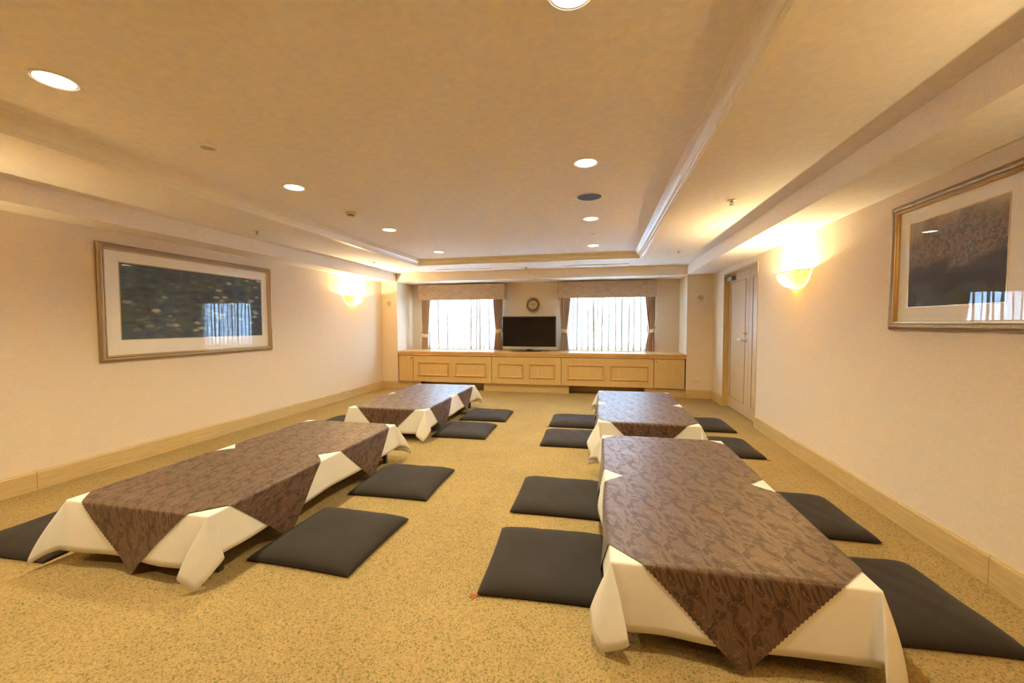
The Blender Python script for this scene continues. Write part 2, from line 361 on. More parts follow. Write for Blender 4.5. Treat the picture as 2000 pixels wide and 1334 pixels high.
def obj(name, mb, mat, parent=None, uv=None, merge=0.0, loc=None, recalc=True):
    me = mb if isinstance(mb, bpy.types.Mesh) else mb.mesh(name, mat, uv, merge, recalc)
    o = bpy.data.objects.new(name, me); COL.objects.link(o)
    if parent: o.parent = parent
    if loc is not None: o.location = loc
    return o
def empty(name, loc=(0, 0, 0), rz=0.0):
    o = bpy.data.objects.new(name, None); COL.objects.link(o); o.location = loc; o.rotation_euler = (0, 0, rz); o.empty_display_size = .1; return o
def tag(o, label, cat, group=None):
    o['label'] = label; o['category'] = cat
    if group: o['group'] = group
    return o
def thing(name, label, cat, loc=(0, 0, 0), rz=0.0, group=None): return tag(empty(name, loc, rz), label, cat, group)
def struct(o): o['kind'] = 'structure'; return o
def dup(root, loc=None, rz=None):
    r = root.copy(); COL.objects.link(r)
    if loc is not None: r.location = loc
    if rz is not None: r.rotation_euler = (0, 0, rz)
    for ch in list(root.children):
        c = ch.copy(); COL.objects.link(c); c.parent = r
        for g in list(ch.children):
            d = g.copy(); COL.objects.link(d); d.parent = c
    return r
def lit(o, name, data, loc, rot=None):
    l = bpy.data.objects.new(name, data); COL.objects.link(l); l.parent = o; l.location = loc
    if rot: l.rotation_euler = rot
    return l

# ------------------------------------------------------------------ room
XL, XR = -4.215, 1.847
XS, XE = -3.89, 1.431            # inner edges of the side soffits / alcove
YN, YP, YB = -2.6, 7.377, 8.06   # near wall, pier plane, alcove back
ZS, ZC, ZT = 2.089, 2.25, 2.336  # soffit, lower ceiling, tray ceiling
TX0, TX1, TY0, TY1 = -2.995, 0.574, -1.6, 6.42
T = 0.12

struct(obj('floor', MB().box(XL - T, XR + T + .2, YN - T, YB + T, -0.1, 0), M['carpet']))
DY0, DY1, DZ = 5.46, 6.79, 2.0   # door opening in the right wall
struct(obj('wall_left', MB().box(XL - T, XL, YN, YP, 0, ZT + .1), M['wall']))
wr = MB()
wr.box(XR, XR + .2, YN, DY0 - .03, 0, ZT + .1); wr.box(XR, XR + .2, DY1 + .02, YP, 0, ZT + .1); wr.box(XR, XR + .2, DY0 - .03, DY1 + .02, DZ + .022, ZT + .1)
struct(obj('wall_right', wr, M['wall']))
struct(obj('wall_near', MB().box(XL - T, XR + T, YN - T, YN, 0, ZT + .1), M['wall']))
WIN = [(-3.52, -2.06, .80, 1.93), (-.62, .86, .80, 1.93)]
wf = MB()
struct(obj('wall_far_left', MB().box(XL - T, XS, YP, YB + T, 0, ZT + .1), M['wall'])); struct(obj('wall_far_right', MB().box(XE, XR + .2, YP, YB + T, 0, ZT + .1), M['wall']))   # piers with the alcove's sides
xs = [XS, WIN[0][0], WIN[0][1], WIN[1][0], WIN[1][1], XE]
for a, b in ((0, 1), (2, 3), (4, 5)): wf.box(xs[a], xs[b], YB, YB + T, 0, ZT + .1)
for x0, x1, z0, z1 in WIN: wf.box(x0, x1, YB, YB + T, 0, z0); wf.box(x0, x1, YB, YB + T, z1, ZT + .1)
struct(obj('wall_far', wf, M['wall']))
# ceiling: tray, lower frame and the boxed soffits
ce = MB()
ce.box(TX0 - .05, TX1 + .05, TY0 - .05, TY1 + .05, ZT, ZT + .1)
croot = struct(obj('ceiling', ce, M['ceil']))
lo = MB()
lo.box(XL, TX0, YN, YP + .05, ZC, ZC + .075); lo.box(TX1, XR, YN, YP + .05, ZC, ZC + .075)
lo.box(TX0, TX1, TY1, YP + .05, ZC, ZC + .075); lo.box(TX0, TX1, YN, TY0, ZC, ZC + .075)
obj('lower_ceiling', lo, M['ceil'], croot)
sl = MB().prism([(XL, ZS), (XS, ZS), (XS - .025, ZC), (XL, ZC)], 1, YN, YP)
obj('soffit', sl, M['ceil'], croot)
obj('soffit', MB().box(XE, XR, YN, YP, ZS, ZC), M['ceil'], croot)
obj('soffit', MB().box(XS - .025, XE, YP, YB, ZS, ZC), M['ceil'], croot)

# crown moulding round the tray, each side in pieces with a fine joint
PROF = [(-.045, -.0), (-.045, -.007), (.0, -.007), (.004, .004), (.006, .016), (.012, .019), (.016, .030), (.024, .043), (.036, .052), (.041, .054), (.041, .061), (.050, .062), (.050, .069), (.060, .070), (.060, .078), (.074, .079), (.074, .086), (-.045, .086)]
def crown(name, side, a, b, miter_a, miter_b):
    """side: l r f n ; a..b along the run; mitred where asked"""
    vs = []
    for t, mt in ((a, miter_a), (b, miter_b)):
        for d, z in PROF:
            tt = t + (d * mt)
            if side == 'l': vs.append((TX0 + d, tt, ZC + z))
            if side == 'r': vs.append((TX1 - d, tt, ZC + z))
            if side == 'f': vs.append((tt, TY1 - d, ZC + z))
            if side == 'n': vs.append((tt, TY0 + d, ZC + z))
    n = len(PROF)
    mb = MB().add(vs, [(i, (i + 1) % n, n + (i + 1) % n, n + i) for i in range(n)]).add(vs, [tuple(range(n)), tuple(range(2 * n - 1, n - 1, -1))])
    return mb
tn = 1
for side, runs in (('l', [(TY0, 3.13, 1, 0), (3.134, TY1, 0, -1)]), ('r', [(TY0, 3.06, 1, 0), (3.064, TY1, 0, -1)]), ('f', [(TX0, TX1, 1, -1)]), ('n', [(TX0, TX1, 1, -1)])):
    root = struct(empty('trim_%d' % tn)); tn += 1
    for r_ in runs: obj('moulding_length', crown('m', side, *r_), M['crown'], root)

# baseboards, in planks with butt joints
def board(root, axis, pos, a, b, sgn, mat, h=.146, t=.013):
    """axis 'y': runs along y at x=pos, thickness towards sgn"""
    mb = MB()
    pr = [(0, 0), (t, 0), (t, h - .012), (t - .004, h - .004), (t - .004, h), (0, h)]
    if axis == 'y': mb.prism([(pos + sgn * p, z) for p, z in pr], 1, a, b)
    else: mb.prism([(pos + sgn * p, z) for p, z in pr], 0, a, b)
    obj('plank', mb, mat, root)
bl = struct(empty('baseboard_left'))
for a, b in ((YN, 2.246), (2.249, 4.82), (4.823, YP)): board(bl, 'y', XL, a, b, 1, M['base'])
br = struct(empty('baseboard_right'))
for a, b in ((YN, 2.356), (2.359, DY0 - .035), (DY1 + .02, YP)): board(br, 'y', XR, a, b, -1, M['base'])
bf = struct(empty('baseboard_far'))
board_x = lambda a, b: obj('plank', MB().prism([(YP, 0), (YP - .013, 0), (YP - .013, .134), (YP - .009, .142), (YP - .009, .146), (YP, .146)], 0, a, b), M['basex'], bf)
board_x(XL, XS); board_x(XE, XR)
bn = struct(empty('baseboard_near'))
obj('plank', MB().box(XL, XR, YN, YN + .013, 0, .146), M['basex'], bn)

# door: flush frame, two unequal leaves with inlaid lines
d1 = struct(empty('door_1'))
fr = MB()
fr.box(XR - .006, XR + .10, DY0 - .03, DY0, 0, DZ + .022); fr.box(XR - .006, XR + .10, DY1, DY1 + .02, 0, DZ + .022); fr.box(XR - .006, XR + .10, DY0, DY1, DZ, DZ + .022)
obj('door_frame', fr, M['cab'], d1)
obj('back_gap', MB().box(XR + .11, XR + .13, DY0, DY1, 0, DZ), M['dark'], d1)
XD = XR + .072
def leaf(y0, y1, label):
    lf = obj('door_leaf', MB().box(XD, XD + .036, y0 + .002, y1 - .002, .008, DZ - .004, .003), M['door'], d1)
    a, b, c, d = y0 + .13, y1 - .09 if y1 > 6.5 else y1 - .13, .165, 1.868
    if y1 < 6.5: a = y0 + .10
    q = MB(); wv = .008
    for (p0, p1, q0, q1) in ((a, b, c, c + wv), (a, b, d - wv, d), (a, a + wv, c, d), (b - wv, b, c, d)):
        q.box(XD - .005, XD + .001, p0, p1, q0, q1)
    obj('inlay_moulding', q, M['inlay'], lf)
    return lf
l1 = leaf(5.935, DY1 - .002, 'main'); l2 = leaf(DY0, 5.935, 'side')
hd = MB()
hd.lathe([(0, -.012), (.024, -.012), (.026, -.006), (.026, 0)], (XD, 6.03, 1.04), 20, axis=0)
hd.tube([(XD, 6.03, 1.04), (XD - .045, 6.03, 1.04), (XD - .052, 6.05, 1.04), (XD - .052, 6.12, 1.04)], .010, 10)
ho = obj('lever_handle', hd, M['brass'], l1)
obj('handle_grip', MB().tube([(XD - .052, 6.115, 1.04), (XD - .052, 6.16, 1.042), (XD - .050, 6.215, 1.04)], [.011, .0125, .009], 10), M['mat'], ho)
obj('thumb_turn', MB().lathe([(0, -.03), (.012, -.03), (.014, -.022), (.012, -.01), (.022, -.008), (.024, 0)], (XD, 6.03, 1.132), 20, axis=0), M['brass'], l1)
cl = obj('door_closer', MB().box(XD - .06, XD - .002, 6.50, 6.70, 1.895, 1.95, .006), M['steel'], d1)
ca = MB(); ca.lathe([(0, 0), (.018, 0), (.018, .03), (0, .03)], (XD - .032, 6.66, 1.95), 14)
ca.tube([(XD - .032, 6.66, 1.975), (XD - .09, 6.72, 1.975), (XD - .028, 6.78, 1.982)], .009, 8)
ca.box(XD - .05, XD - .01, 6.752, 6.788, 1.965, 1.995)
obj('closer_arm', ca, M['steel'], cl)

# windows behind the curtains
for wi, (x0, x1, z0, z1) in enumerate(WIN):
    wr_ = struct(empty('window_%d' % (wi + 1)))
    fm = MB(); t = .045
    fm.box(x0, x0 + t, YB + .03, YB + .09, z0, z1); fm.box(x1 - t, x1, YB + .03, YB + .09, z0, z1)
    fm.box(x0, x1, YB + .03, YB + .09, z0, z0 + t); fm.box(x0, x1, YB + .03, YB + .09, z1 - t, z1)
    obj('window_frame', fm, M['silver'], wr_)
    xm = (x0 + x1) / 2
    obj('mullion', MB().box(xm - .025, xm + .025, YB + .035, YB + .085, z0 + t, z1 - t), M['silver'], wr_)
    for a, b in ((x0 + t, xm - .025), (xm + .025, x1 - t)): obj('pane', MB().add([(a, YB + .058, z0 + t), (b, YB + .058, z0 + t), (b, YB + .058, z1 - t), (a, YB + .058, z1 - t)], [(3, 2, 1, 0)]), M['wglass'], wr_, recalc=False)
    obj('window_sill', MB().box(x0, x1, YB - .012, YB + .04, z0 - .03, z0 + .004), M['white'], wr_)

# ------------------------------------------------------------------ worktop and cabinets under the windows
ZK = .745
ct = MB()
ct.prism([(YB, ZK), (YP - .012, ZK), (YP - .016, ZK - .006), (YP - .016, ZK - .040), (YP - .008, ZK - .046), (YP - .008, ZK - .078), (YP, ZK - .084), (YB, ZK - .084)], 0, XS, XE)
tag(obj('worktop', ct, M['top']), 'long glossy honey oak worktop with stepped edge under both windows', 'worktop')
FRONTS = [(-3.872, -3.566, 'narrow left oak cabinet door with a small key latch, left end of the low units', 'door'),
          (-3.562, -1.984, 'oak low cabinet with two moulded panels under the left window', 'two'),
          (-1.979, -.684, 'middle oak low cabinet with two moulded panels below the television', 'two'),
          (-.679, .909, 'oak low cabinet with two moulded panels under the right window', 'two'),
          (.914, 1.412, 'plain oak cabinet door at the right end of the low units', 'door')]
PAN = {1: [(-3.461, -2.83), (-2.714, -2.087)], 2: [(-1.868, -1.382), (-1.277, -.792)], 3: [(-.576, .068), (.176, .816)]}
PLINTH = {0: (XS + .002, -3.427), 2: (-2.15, -.545), 4: (.76, XE - .002)}
for i, (x0, x1, lab, kind) in enumerate(FRONTS):
    t_ = thing('low_cabinet', lab, 'cabinet', ((x0 + x1) / 2, YP, 0), 0, 'oak low cabinets under the windows')
    ox, oy = (x0 + x1) / 2, YP
    def loc_box(a, b, c, d, e, f, bev=0): return MB().box(a - ox, b - ox, c - oy, d - oy, e, f, bev)
    zb = .153
    obj('carcass', loc_box(x0, x1, YP + .022, YB - .002, zb, ZK - .086), M['dark'] if False else M['cab'], t_)
    dr = obj('front_panel', loc_box(x0 + .002, x1 - .002, YP + .002, YP + .021, zb, ZK - .092, .002), M['cab'], t_)
    if kind == 'two':
        for a, b in PAN[i]:
            z0, z1 = .266, .538; w_ = .038
            prof = [(0, 0), (0, -.006), (.006, -.016), (.014, -.018), (.022, -.012), (.030, -.010), (.034, -.004), (w_, 0)]
            mb = MB(); rings = []
            for d, h in prof: rings.append([(a + d, h, z0 + d), (b - d, h, z0 + d), (b - d, h, z1 - d), (a + d, h, z1 - d)])
            vs = [(x - ox, YP + .002 + y - oy, z) for rg in rings for x, y, z in rg]; fs = []
            for k in range(len(prof) - 1):
                for c in range(4): fs.append((k * 4 + c, k * 4 + (c + 1) % 4, (k + 1) * 4 + (c + 1) % 4, (k + 1) * 4 + c))
            mb.add(vs, fs); obj('panel_moulding', mb, M['frame'], dr)
    else:
        kx = -3.60 if i == 0 else .955
        kb = MB().lathe([(0, -.008), (.010, -.008), (.012, -.003), (.012, 0)], (kx - ox, YP + .002 - oy, .612), 14, axis=1)
        if i == 0: kb.tube([(kx - ox, YP - oy - .006, .615), (kx - ox + .012, YP - oy - .014, .635), (kx - ox - .020, YP - oy - .014, .585)], .005, 6)
        obj('key_latch', kb, M['inlay'], dr)
    if i in PLINTH:
        a, b = PLINTH[i]; obj('plinth', loc_box(a, b, YP + .05, YP + .07, 0, zb - .004), M['basex'], t_)
    else: obj('toe_board', loc_box(x0 + .1, x1 - .1, YP + .30, YP + .32, 0, zb), M['basex'], t_)

# vent slots let into the worktop
for (a, b, lab) in ((-3.14, -2.30, 'thin dark air slot in the worktop before the left window'), (-.42, .74, 'thin dark air slot in the worktop before the right window')):
    g = MB(); g.box(a, b, 7.905, 7.935, ZK, ZK + .003)
    o = tag(obj('air_slot', g, M['silver']), lab, 'vent', 'air slots in the worktop')
    s_ = MB()
    for k in range(3): s_.box(a + .01, b - .01, 7.908 + k * .009, 7.912 + k * .009, ZK + .0031, ZK + .0045)
    obj('slot', s_, M['dark'], o)

# ------------------------------------------------------------------ curtains
def valance(x0, x1, lab):
    z0, z1, y0, y1 = 1.757, 2.062, YB - .205, YB - .004; r = .02
    poly = [(x0, y1), (x0, y0 + r), (x0 + .006, y0 + .006), (x0 + r, y0), (x1 - r, y0), (x1 - .006, y0 + .006), (x1, y0 + r), (x1, y1), (x1 - .018, y1), (x1 - .018, y0 + .02), (x0 + .018, y0 + .02), (x0 + .018, y1)]
    mb = MB(); mb.prism([(a - x0, b - y1) for a, b in poly], 2, z0, z1)
    o = tag(obj('pelmet', mb, M['valance'], loc=(x0, y1, 0)), lab, 'pelmet', 'pelmets over the windows')
    obj('top_board', MB().box(.018, x1 - x0 - .018, y0 - y1 + .02, 0, z1 - .03, z1 - .012), M['white'], o)
valance(-3.675, -1.838, 'striped taupe box pelmet over the left window')
valance(-.802, 1.022, 'striped taupe box pelmet over the right window')
def drape(tops, waist, bots, zw, lab, flip):
    y = YB - .10; z0, z1 = ZK + .006, 1.80; nz = 40; npl = 5; nx = npl * 10
    P = np.zeros((nx + 1, nz + 1, 3))
    for j in range(nz + 1):
        z = z0 + (z1 - z0) * j / nz
        if z >= zw:
            k = (z - zw) / (z1 - zw); k = k ** .8
            a = waist[0] + (tops[0] - waist[0]) * k; b = waist[1] + (tops[1] - waist[1]) * k; amp = .014 + .026 * min(1, k * 1.6)
        else:
            k = (zw - z) / (zw - z0); k = k ** .75
            a = waist[0] + (bots[0] - waist[0]) * k; b = waist[1] + (bots[1] - waist[1]) * k; amp = .014 + .024 * min(1, k * 1.6)
        for i in range(nx + 1):
            s = i / nx; ph = 2 * PI * npl * (s + .02 * math.sin(5 * s + z))
            P[i, j] = (a + (b - a) * s + .004 * math.sin(2 * ph), y + amp * math.sin(ph), z)
    cx = (waist[0] + waist[1]) / 2
    P[:, :, 0] -= cx; P[:, :, 1] -= y
    mb = MB().grid(P)
    o = tag(obj('drape', mb, M['drape'], loc=(cx, y, 0), recalc=False), lab, 'curtain', 'tied back taupe drapes')
    w2 = (waist[1] - waist[0]) / 2 + .006; tb = []
    for k in range(28):
        a = 2 * PI * k / 28; x = w2 * math.cos(a); yy = .024 * math.sin(a)
        zz = zw + (.030 if flip else -.030) * (math.cos(a)) * .4 - .006 * (1 - abs(math.cos(a)))
        tb.append([(x, yy, zz - .036), (x * 1.04, yy * 1.25, zz), (x, yy, zz + .036)])
    obj('tieback', MB().grid(np.array(tb), close_u=True), M['tie'], o, recalc=False)
    hx = w2 * (1 if flip else -1)
    obj('tieback_hook', MB().tube([(hx, .045, zw + .03), (hx * 1.12, .02, zw + .05), (hx * 1.12, -.005, zw + .07)], .005, 6), M['steel'], o)
drape((-3.652, -3.42), (-3.638, -3.494), (-3.655, -3.478), 1.03, 'taupe drape tied back at the left side of the left window', False)
drape((-2.124, -1.89), (-2.053, -1.927), (-2.097, -1.896), 1.13, 'taupe drape tied back beside the left edge of the television', True)
drape((-.785, -.541), (-.735, -.627), (-.773, -.589), 1.135, 'taupe drape tied back near the right edge of the television', False)
drape((.784, 1.000), (.881, .985), (.794, 1.000), 1.14, 'taupe drape tied back at the far right of the right window', True)
def sheer(x0, x1, lab, seed):
    """a gathered voile: flat swells between bunched folds where the cloth doubles back on itself"""
    y = YB - .037; z0, z1 = ZK + .008, 1.90; r = np.random.default_rng(seed); nz = 8
    prof = []; x = x0
    while x < x1 - .07:
        wd = r.uniform(.035, .125)                        # a swell
        for q in range(7): t = q / 6; prof.append((x + wd * t, .010 * math.sin(PI * t), 0.0))
        x += wd; h = r.uniform(.010, .034); ps = int(r.choice([2, 2, 3]))
        for k in range(ps):
            for t, yy in ((.5, -.004), (1.0, -.008), (.6, -.013), (.0, -.015), (-.2, -.012), (.1, -.007), (.6, -.003)): prof.append((x + h * t, yy - .004 * k, 1.0))
            x += h * .22
    prof.append((x1, 0, 0)); P = np.zeros((len(prof), nz + 1, 3))
    for i, (px, py, fo) in enumerate(prof):
        for j in range(nz + 1):
            k = j / nz; P[i, j] = (px + fo * .006 * math.sin(3 * k + i * .05), y + py * (1.05 - .25 * k), z0 + (z1 - z0) * k)
    cx = (x0 + x1) / 2; P[:, :, 0] -= cx; P[:, :, 1] -= y
    tag(obj('sheer_curtain', MB().grid(P), M['sheer'], loc=(cx, y, 0), recalc=False), lab, 'curtain', 'white sheers')
sheer(-3.60, -1.96, 'white pleated sheer hanging across the left window', 1)
sheer(-.74, .95, 'white pleated sheer hanging across the right window', 2)

# ------------------------------------------------------------------ television, clock, signs, outlets
tv = thing('television', 'flat black television with silver lower bezel standing on the oak worktop', 'television', (-1.325, 7.70, ZK))
W2 = .517; zb, zt = .035, .665
obj('cabinet_back', MB().box(-W2 + .02, W2 - .02, .01, .075, zb + .03, zt - .02, .012), M['black'], tv)
obj('screen_frame', MB().box(-W2, W2, -.01, .014, zb, zt, .004), M['black'], tv)
obj('screen', MB().box(-W2 + .022, W2 - .022, -.0115, -.0095, zb + .065, zt - .026), M['screen'], tv)
obj('lower_bezel', MB().box(-W2 + .001, W2 - .001, -.020, -.008, zb, zb + .052, .003), M['silver'], tv)
st = MB(); st.lathe([(0, 0), (.25, 0), (.25, .006), (.23, .012), (.06, .018), (.05, .04), (.0, .04)], (0, 0, 0), 40)
st.v = [(x, y * .48 - .01, z) for x, y, z in st.v]; st.box(-.06, .06, .02, .05, .015, .10)
obj('stand', st, M['black'], tv)

ck = thing('wall_clock', 'round gold rimmed wall clock above the television', 'clock', (-1.305, YB, 1.645))
R = .158
obj('case', MB().lathe([(0, 0), (R, 0), (R, -.018), (R - .006, -.030), (R - .016, -.033), (R - .022, -.028), (R - .022, -.020), (0, -.020)], (0, 0, 0), 56, axis=1), M['gold'], ck)
obj('dial', MB().lathe([(0, -.0215), (R - .022, -.0215), (R - .022, -.020)], (0, 0, 0), 48, axis=1), M['face'], ck)
cr_ = obj('chapter_ring', MB().lathe([(.088, -.0215), (.088, -.0235), (R - .026, -.0235), (R - .026, -.0215)], (0, 0, 0), 56, axis=1), M['ring'], ck)
ROM = ['XII', 'I', 'II', 'III', 'IIII', 'V', 'VI', 'VII', 'VIII', 'IX', 'X', 'XI']
def stroke(mb, ang, x0, y0, x1, y1, wd, rad=.110):
    d = Vector((x1 - x0, y1 - y0)); n = Vector((-d.y, d.x)).normalized() * wd / 2
    ca, sa = math.cos(-ang), math.sin(-ang); vs = []
    for yy in (-.0245, -.0234):
        for p in (Vector((x0, y0)) + n, Vector((x1, y1)) + n, Vector((x1, y1)) - n, Vector((x0, y0)) - n):
            x, y = p.x, p.y + rad
            vs.append((x * ca - y * sa, yy, x * sa + y * ca))
    mb.add(vs, [(0, 1, 2, 3), (7, 6, 5, 4), (0, 4, 5, 1), (1, 5, 6, 2), (2, 6, 7, 3), (3, 7, 4, 0)])
for k, s in enumerate(ROM):
    nm = MB()
    wid = {'I': .007, 'V': .014, 'X': .014}; tot = sum(wid[c] for c in s); x = -tot / 2; a = 2 * PI * k / 12; h = .012
    for c in s:
        if c == 'I': stroke(nm, a, x + .0035, -h, x + .0035, h, .0035)
        if c == 'V': stroke(nm, a, x + .001, h, x + .007, -h, .0038); stroke(nm, a, x + .013, h, x + .007, -h, .002)
        if c == 'X': stroke(nm, a, x + .001, h, x + .013, -h, .0038); stroke(nm, a, x + .013, h, x + .001, -h, .002)
        x += wid[c]
    obj('numeral', nm, M['ink'], cr_)
def hand(ang, ln, wd, y):
    mb = MB(); s, c = math.sin(ang), math.cos(ang); vs = []
    for yy in (y, y - .002):
        for u, v in ((-wd * .5, -.02), (wd * .5, -.02), (wd, ln * .35), (0, ln), (-wd, ln * .35)): vs.append((u * c + v * s, yy, -u * s + v * c))
    return mb.add(vs, [(0, 1, 2, 3, 4), (9, 8, 7, 6, 5)] + [(i, (i + 1) % 5, 5 + (i + 1) % 5, 5 + i) for i in range(5)])
obj('hour_hand', hand(2 * PI * (2.8 / 12), .062, .004, -.025), M['ink'], ck)
obj('minute_hand', hand(2 * PI * (48 / 60), .090, .003, -.028), M['ink'], ck)
_cr = obj('crystal', MB().lathe([(0, -.034), (.07, -.0335), (R - .018, -.030)], (0, 0, 0), 40, axis=1), M['glass'], ck)
if _cr.data.polygons[0].normal.y > 0: _cr.data.flip_normals()

def smoking_sign(x, z, lab):
    s = thing('no_smoking_sign', lab, 'sign', (x, YP, z), 0, 'no smoking signs on the piers')
    obj('plate', MB().box(-.072, .072, -.004, 0, -.075, .070, .0015), M['plate'], s)
    rg = MB().lathe([(.030, -.0042), (.030, -.0056), (.039, -.0056), (.039, -.0042)], (0, 0, .012), 36, axis=1)
    c = math.sqrt(.5); vs = []
    for yy in (-.0042, -.0054):
        for u, v in ((-.034, .0035), (.034, .0035), (.034, -.0035), (-.034, -.0035)): vs.append(((u + v) * c, yy, (-u + v) * c + .012))
    rg.add(vs, [(0, 1, 2, 3), (7, 6, 5, 4), (0, 4, 5, 1), (1, 5, 6, 2), (2, 6, 7, 3), (3, 7, 4, 0)])
    obj('prohibition_ring', rg, M['red'], s)
    cg = MB().box(-.023, .012, -.0050, -.0042, .006, .012).box(.014, .018, -.0050, -.0042, .006, .012)
    cg.tube([(.018, -.0046, .015), (.021, -.0046, .020), (.017, -.0046, .025), (.021, -.0046, .030)], .0012, 5)
    obj('cigarette', cg, M['ink'], s)
    tx = bpy.data.curves.new('caption', 'FONT'); tx.body = 'NO SMOKING'; tx.size = .0165; tx.align_x = 'CENTER'; tx.extrude = .0003; tx.materials.append(M['ink'])
    fo = bpy.data.objects.new('caption', tx); me_ = bpy.data.meshes.new_from_object(fo); bpy.data.objects.remove(fo); to = bpy.data.objects.new('caption', me_); COL.objects.link(to); to.parent = s; to.location = (0, -.0045, -.056); to.rotation_euler = (PI / 2, 0, 0)
smoking_sign(-4.059, 1.663, 'small no smoking plate on the left pier by the window alcove')
smoking_sign(1.643, 1.685, 'small no smoking plate on the right pier beside the door')
def outlet(x, z, lab):
    s = thing('wall_outlet', lab, 'outlet', (x, YP, z), 0, 'wall outlets low on the piers')
    obj('cover_plate', MB().box(-.036, .036, -.007, 0, -.040, .040, .003), M['plate'], s)
    obj('socket', MB().box(-.017, .017, -.009, -.0068, -.020, .020, .002), M['white'], s)
    p = MB()
    for dz in (-.010, .010):
        for dx in (-.006, .006): p.box(dx - .0012, dx + .0012, -.0094, -.0088, dz - .005, dz + .005)
    obj('slot', p, M['dark'], s)
outlet(-4.036, .329, 'cream wall outlet low on the left pier'); outlet(1.592, .328, 'cream wall outlet low on the right pier')

# ------------------------------------------------------------------ framed pictures
def picture(name, x, y0, y1, z0, z1, sgn, art, lab, fw, inn):
    """sgn: +1 hangs on the left wall facing +x, -1 on the right wall"""
    yc, zc = (y0 + y1) / 2, (z0 + z1) / 2
    p = thing(name, lab, 'picture', (x, yc, zc))
    hy, hz = (y1 - y0) / 2, (z1 - z0) / 2
    prof = [(0, .004), (.002, .020), (.010, .032), (.022, .037), (.034, .033), (.041, .024)]
    lip = [(.041, .024), (.043, .029), (.047, .029), (.049, .023), (.054, .023), (fw, .012), (fw, .006)]
    pitch = .0095
    def bar(prof_, a, b, horiz, at, side, rib):
        ln = b - a; n = max(2, int(ln / pitch) * 3) if rib else 1; mb = MB(); P = np.zeros((n + 1, len(prof_), 3))
        for i in range(n + 1):
            s = i / n
            for j, (d, h) in enumerate(prof_):
                t = a + d + (ln - 2 * d) * s
                hh = h - (.0028 * (0.5 + .5 * math.cos(2 * PI * i / 3)) if rib and 0 < j < len(prof_) - 1 else 0)
                q = at - side * d
                P[i, j] = (sgn * hh, t, q) if horiz else (sgn * hh, q, t)
        return mb.grid(P, smooth=rib)
    for horiz, at, side, a, b in ((True, hz, 1, -hy, hy), (True, -hz, -1, -hy, hy), (False, hy, 1, -hz, hz), (False, -hy, -1, -hz, hz)):
        fb = obj('frame_rail', bar(prof, a, b, horiz, at, side, True), M['gilt'], p)
        obj('inner_lip', bar(lip, a, b, horiz, at, side, False), M['gilt2'], fb)
    obj('backing', MB().box(0, sgn * .004, -hy + .002, hy - .002, -hz + .002, hz - .002), M['dwood'], p)
    a0, a1, c0, c1 = inn; a0 -= yc; a1 -= yc; c0 -= zc; c1 -= zc
    mt = MB(); iy, iz = hy - fw + .004, hz - fw + .004
    for s0, s1, t0, t1 in ((-iy, iy, -iz, c0), (-iy, iy, c1, iz), (-iy, a0, c0, c1), (a1, iy, c0, c1)): mt.box(sgn * .004, sgn * .0075, s0, s1, t0, t1)
    mo = obj('mount', mt, M['mat'], p)
    bv = MB(); b_ = .007
    for s0, s1, t0, t1 in ((a0 - b_, a1 + b_, c0 - b_, c0), (a0 - b_, a1 + b_, c1, c1 + b_), (a0 - b_, a0, c0, c1), (a1, a1 + b_, c0, c1)): bv.box(sgn * .0075, sgn * .0085, s0, s1, t0, t1)
    obj('mount_bevel', bv, M['gilt2'], mo)
    ar = MB().box(sgn * .004, sgn * .006, -(a1 - a0) / 2, (a1 - a0) / 2, -(c1 - c0) / 2, (c1 - c0) / 2)
    obj('print', ar, M[art], p, loc=(0, (a0 + a1) / 2, (c0 + c1) / 2))
    gl = MB().add([(sgn * .0125, -iy, -iz), (sgn * .0125, iy, -iz), (sgn * .0125, iy, iz), (sgn * .0125, -iy, iz)], [(0, 1, 2, 3) if sgn > 0 else (3, 2, 1, 0)])
    obj('glass', gl, M['glass'], p, recalc=False)
picture('framed_picture', XL, 2.684, 4.574, .936, 1.980, 1, 'pond', 'wide gilt framed picture of dark water on the left wall', .058, (2.859, 4.421, 1.132, 1.822))
picture('framed_picture', XR, 1.215, 3.105, 1.217, 1.995, -1, 'shrub', 'gilt framed picture of a mauve thicket on the right wall', .058, (2.345, 2.960, 1.360, 1.858))

# ------------------------------------------------------------------ wall sconces
def sconce(x, y, sgn, lab):
    s = thing('wall_sconce', lab, 'sconce', (x, y, 1.75), 0, 'amber glass wall sconces')
    n, m = 28, 12; P = np.zeros((n + 1, m + 1, 3)); hw, dp, ht = .262, .155, .150
    for i in range(n + 1):
        a = PI * i / n
        for j in range(m + 1):
            b = PI / 2 * j / m; r = math.cos(b) ** .85
            P[i, j] = (sgn * (.004 + dp * math.sin(a) * r), hw * math.cos(a) * r, -ht * math.sin(b) ** 1.15)
    obj('glass_bowl', MB().grid(P), M['alab'], s, recalc=False, merge=1e-5)
    rim = [(sgn * (.004 + dp * math.sin(PI * i / n)), hw * math.cos(PI * i / n), 0) for i in range(n + 1)]
    obj('rim', MB().tube(rim, .004, 8), M['alab'], s)
    bp = MB().box(0, sgn * .012, -.05, .05, -.10, -.02, .003); bp.tube([(sgn * .012, 0, -.06), (sgn * .05, 0, -.065), (sgn * .06, 0, -.05)], .008, 8)
    obj('bracket', bp, M['steel'], s)
    ld = bpy.data.lights.new('sconce_bulb', 'POINT'); ld.energy = SCONCE_W; ld.color = SCONCE_COL; ld.shadow_soft_size = .018
    lit(s, 'sconce_bulb', ld, (sgn * .085, 0, -.035))
sconce(XL, 6.385, 1, 'amber half bowl sconce on the left wall past the picture')
sconce(XR, 4.43, -1, 'amber half bowl sconce on the right wall beside the door')
sconce(XL, .88, 1, 'amber half bowl sconce on the left wall nearest the viewer')
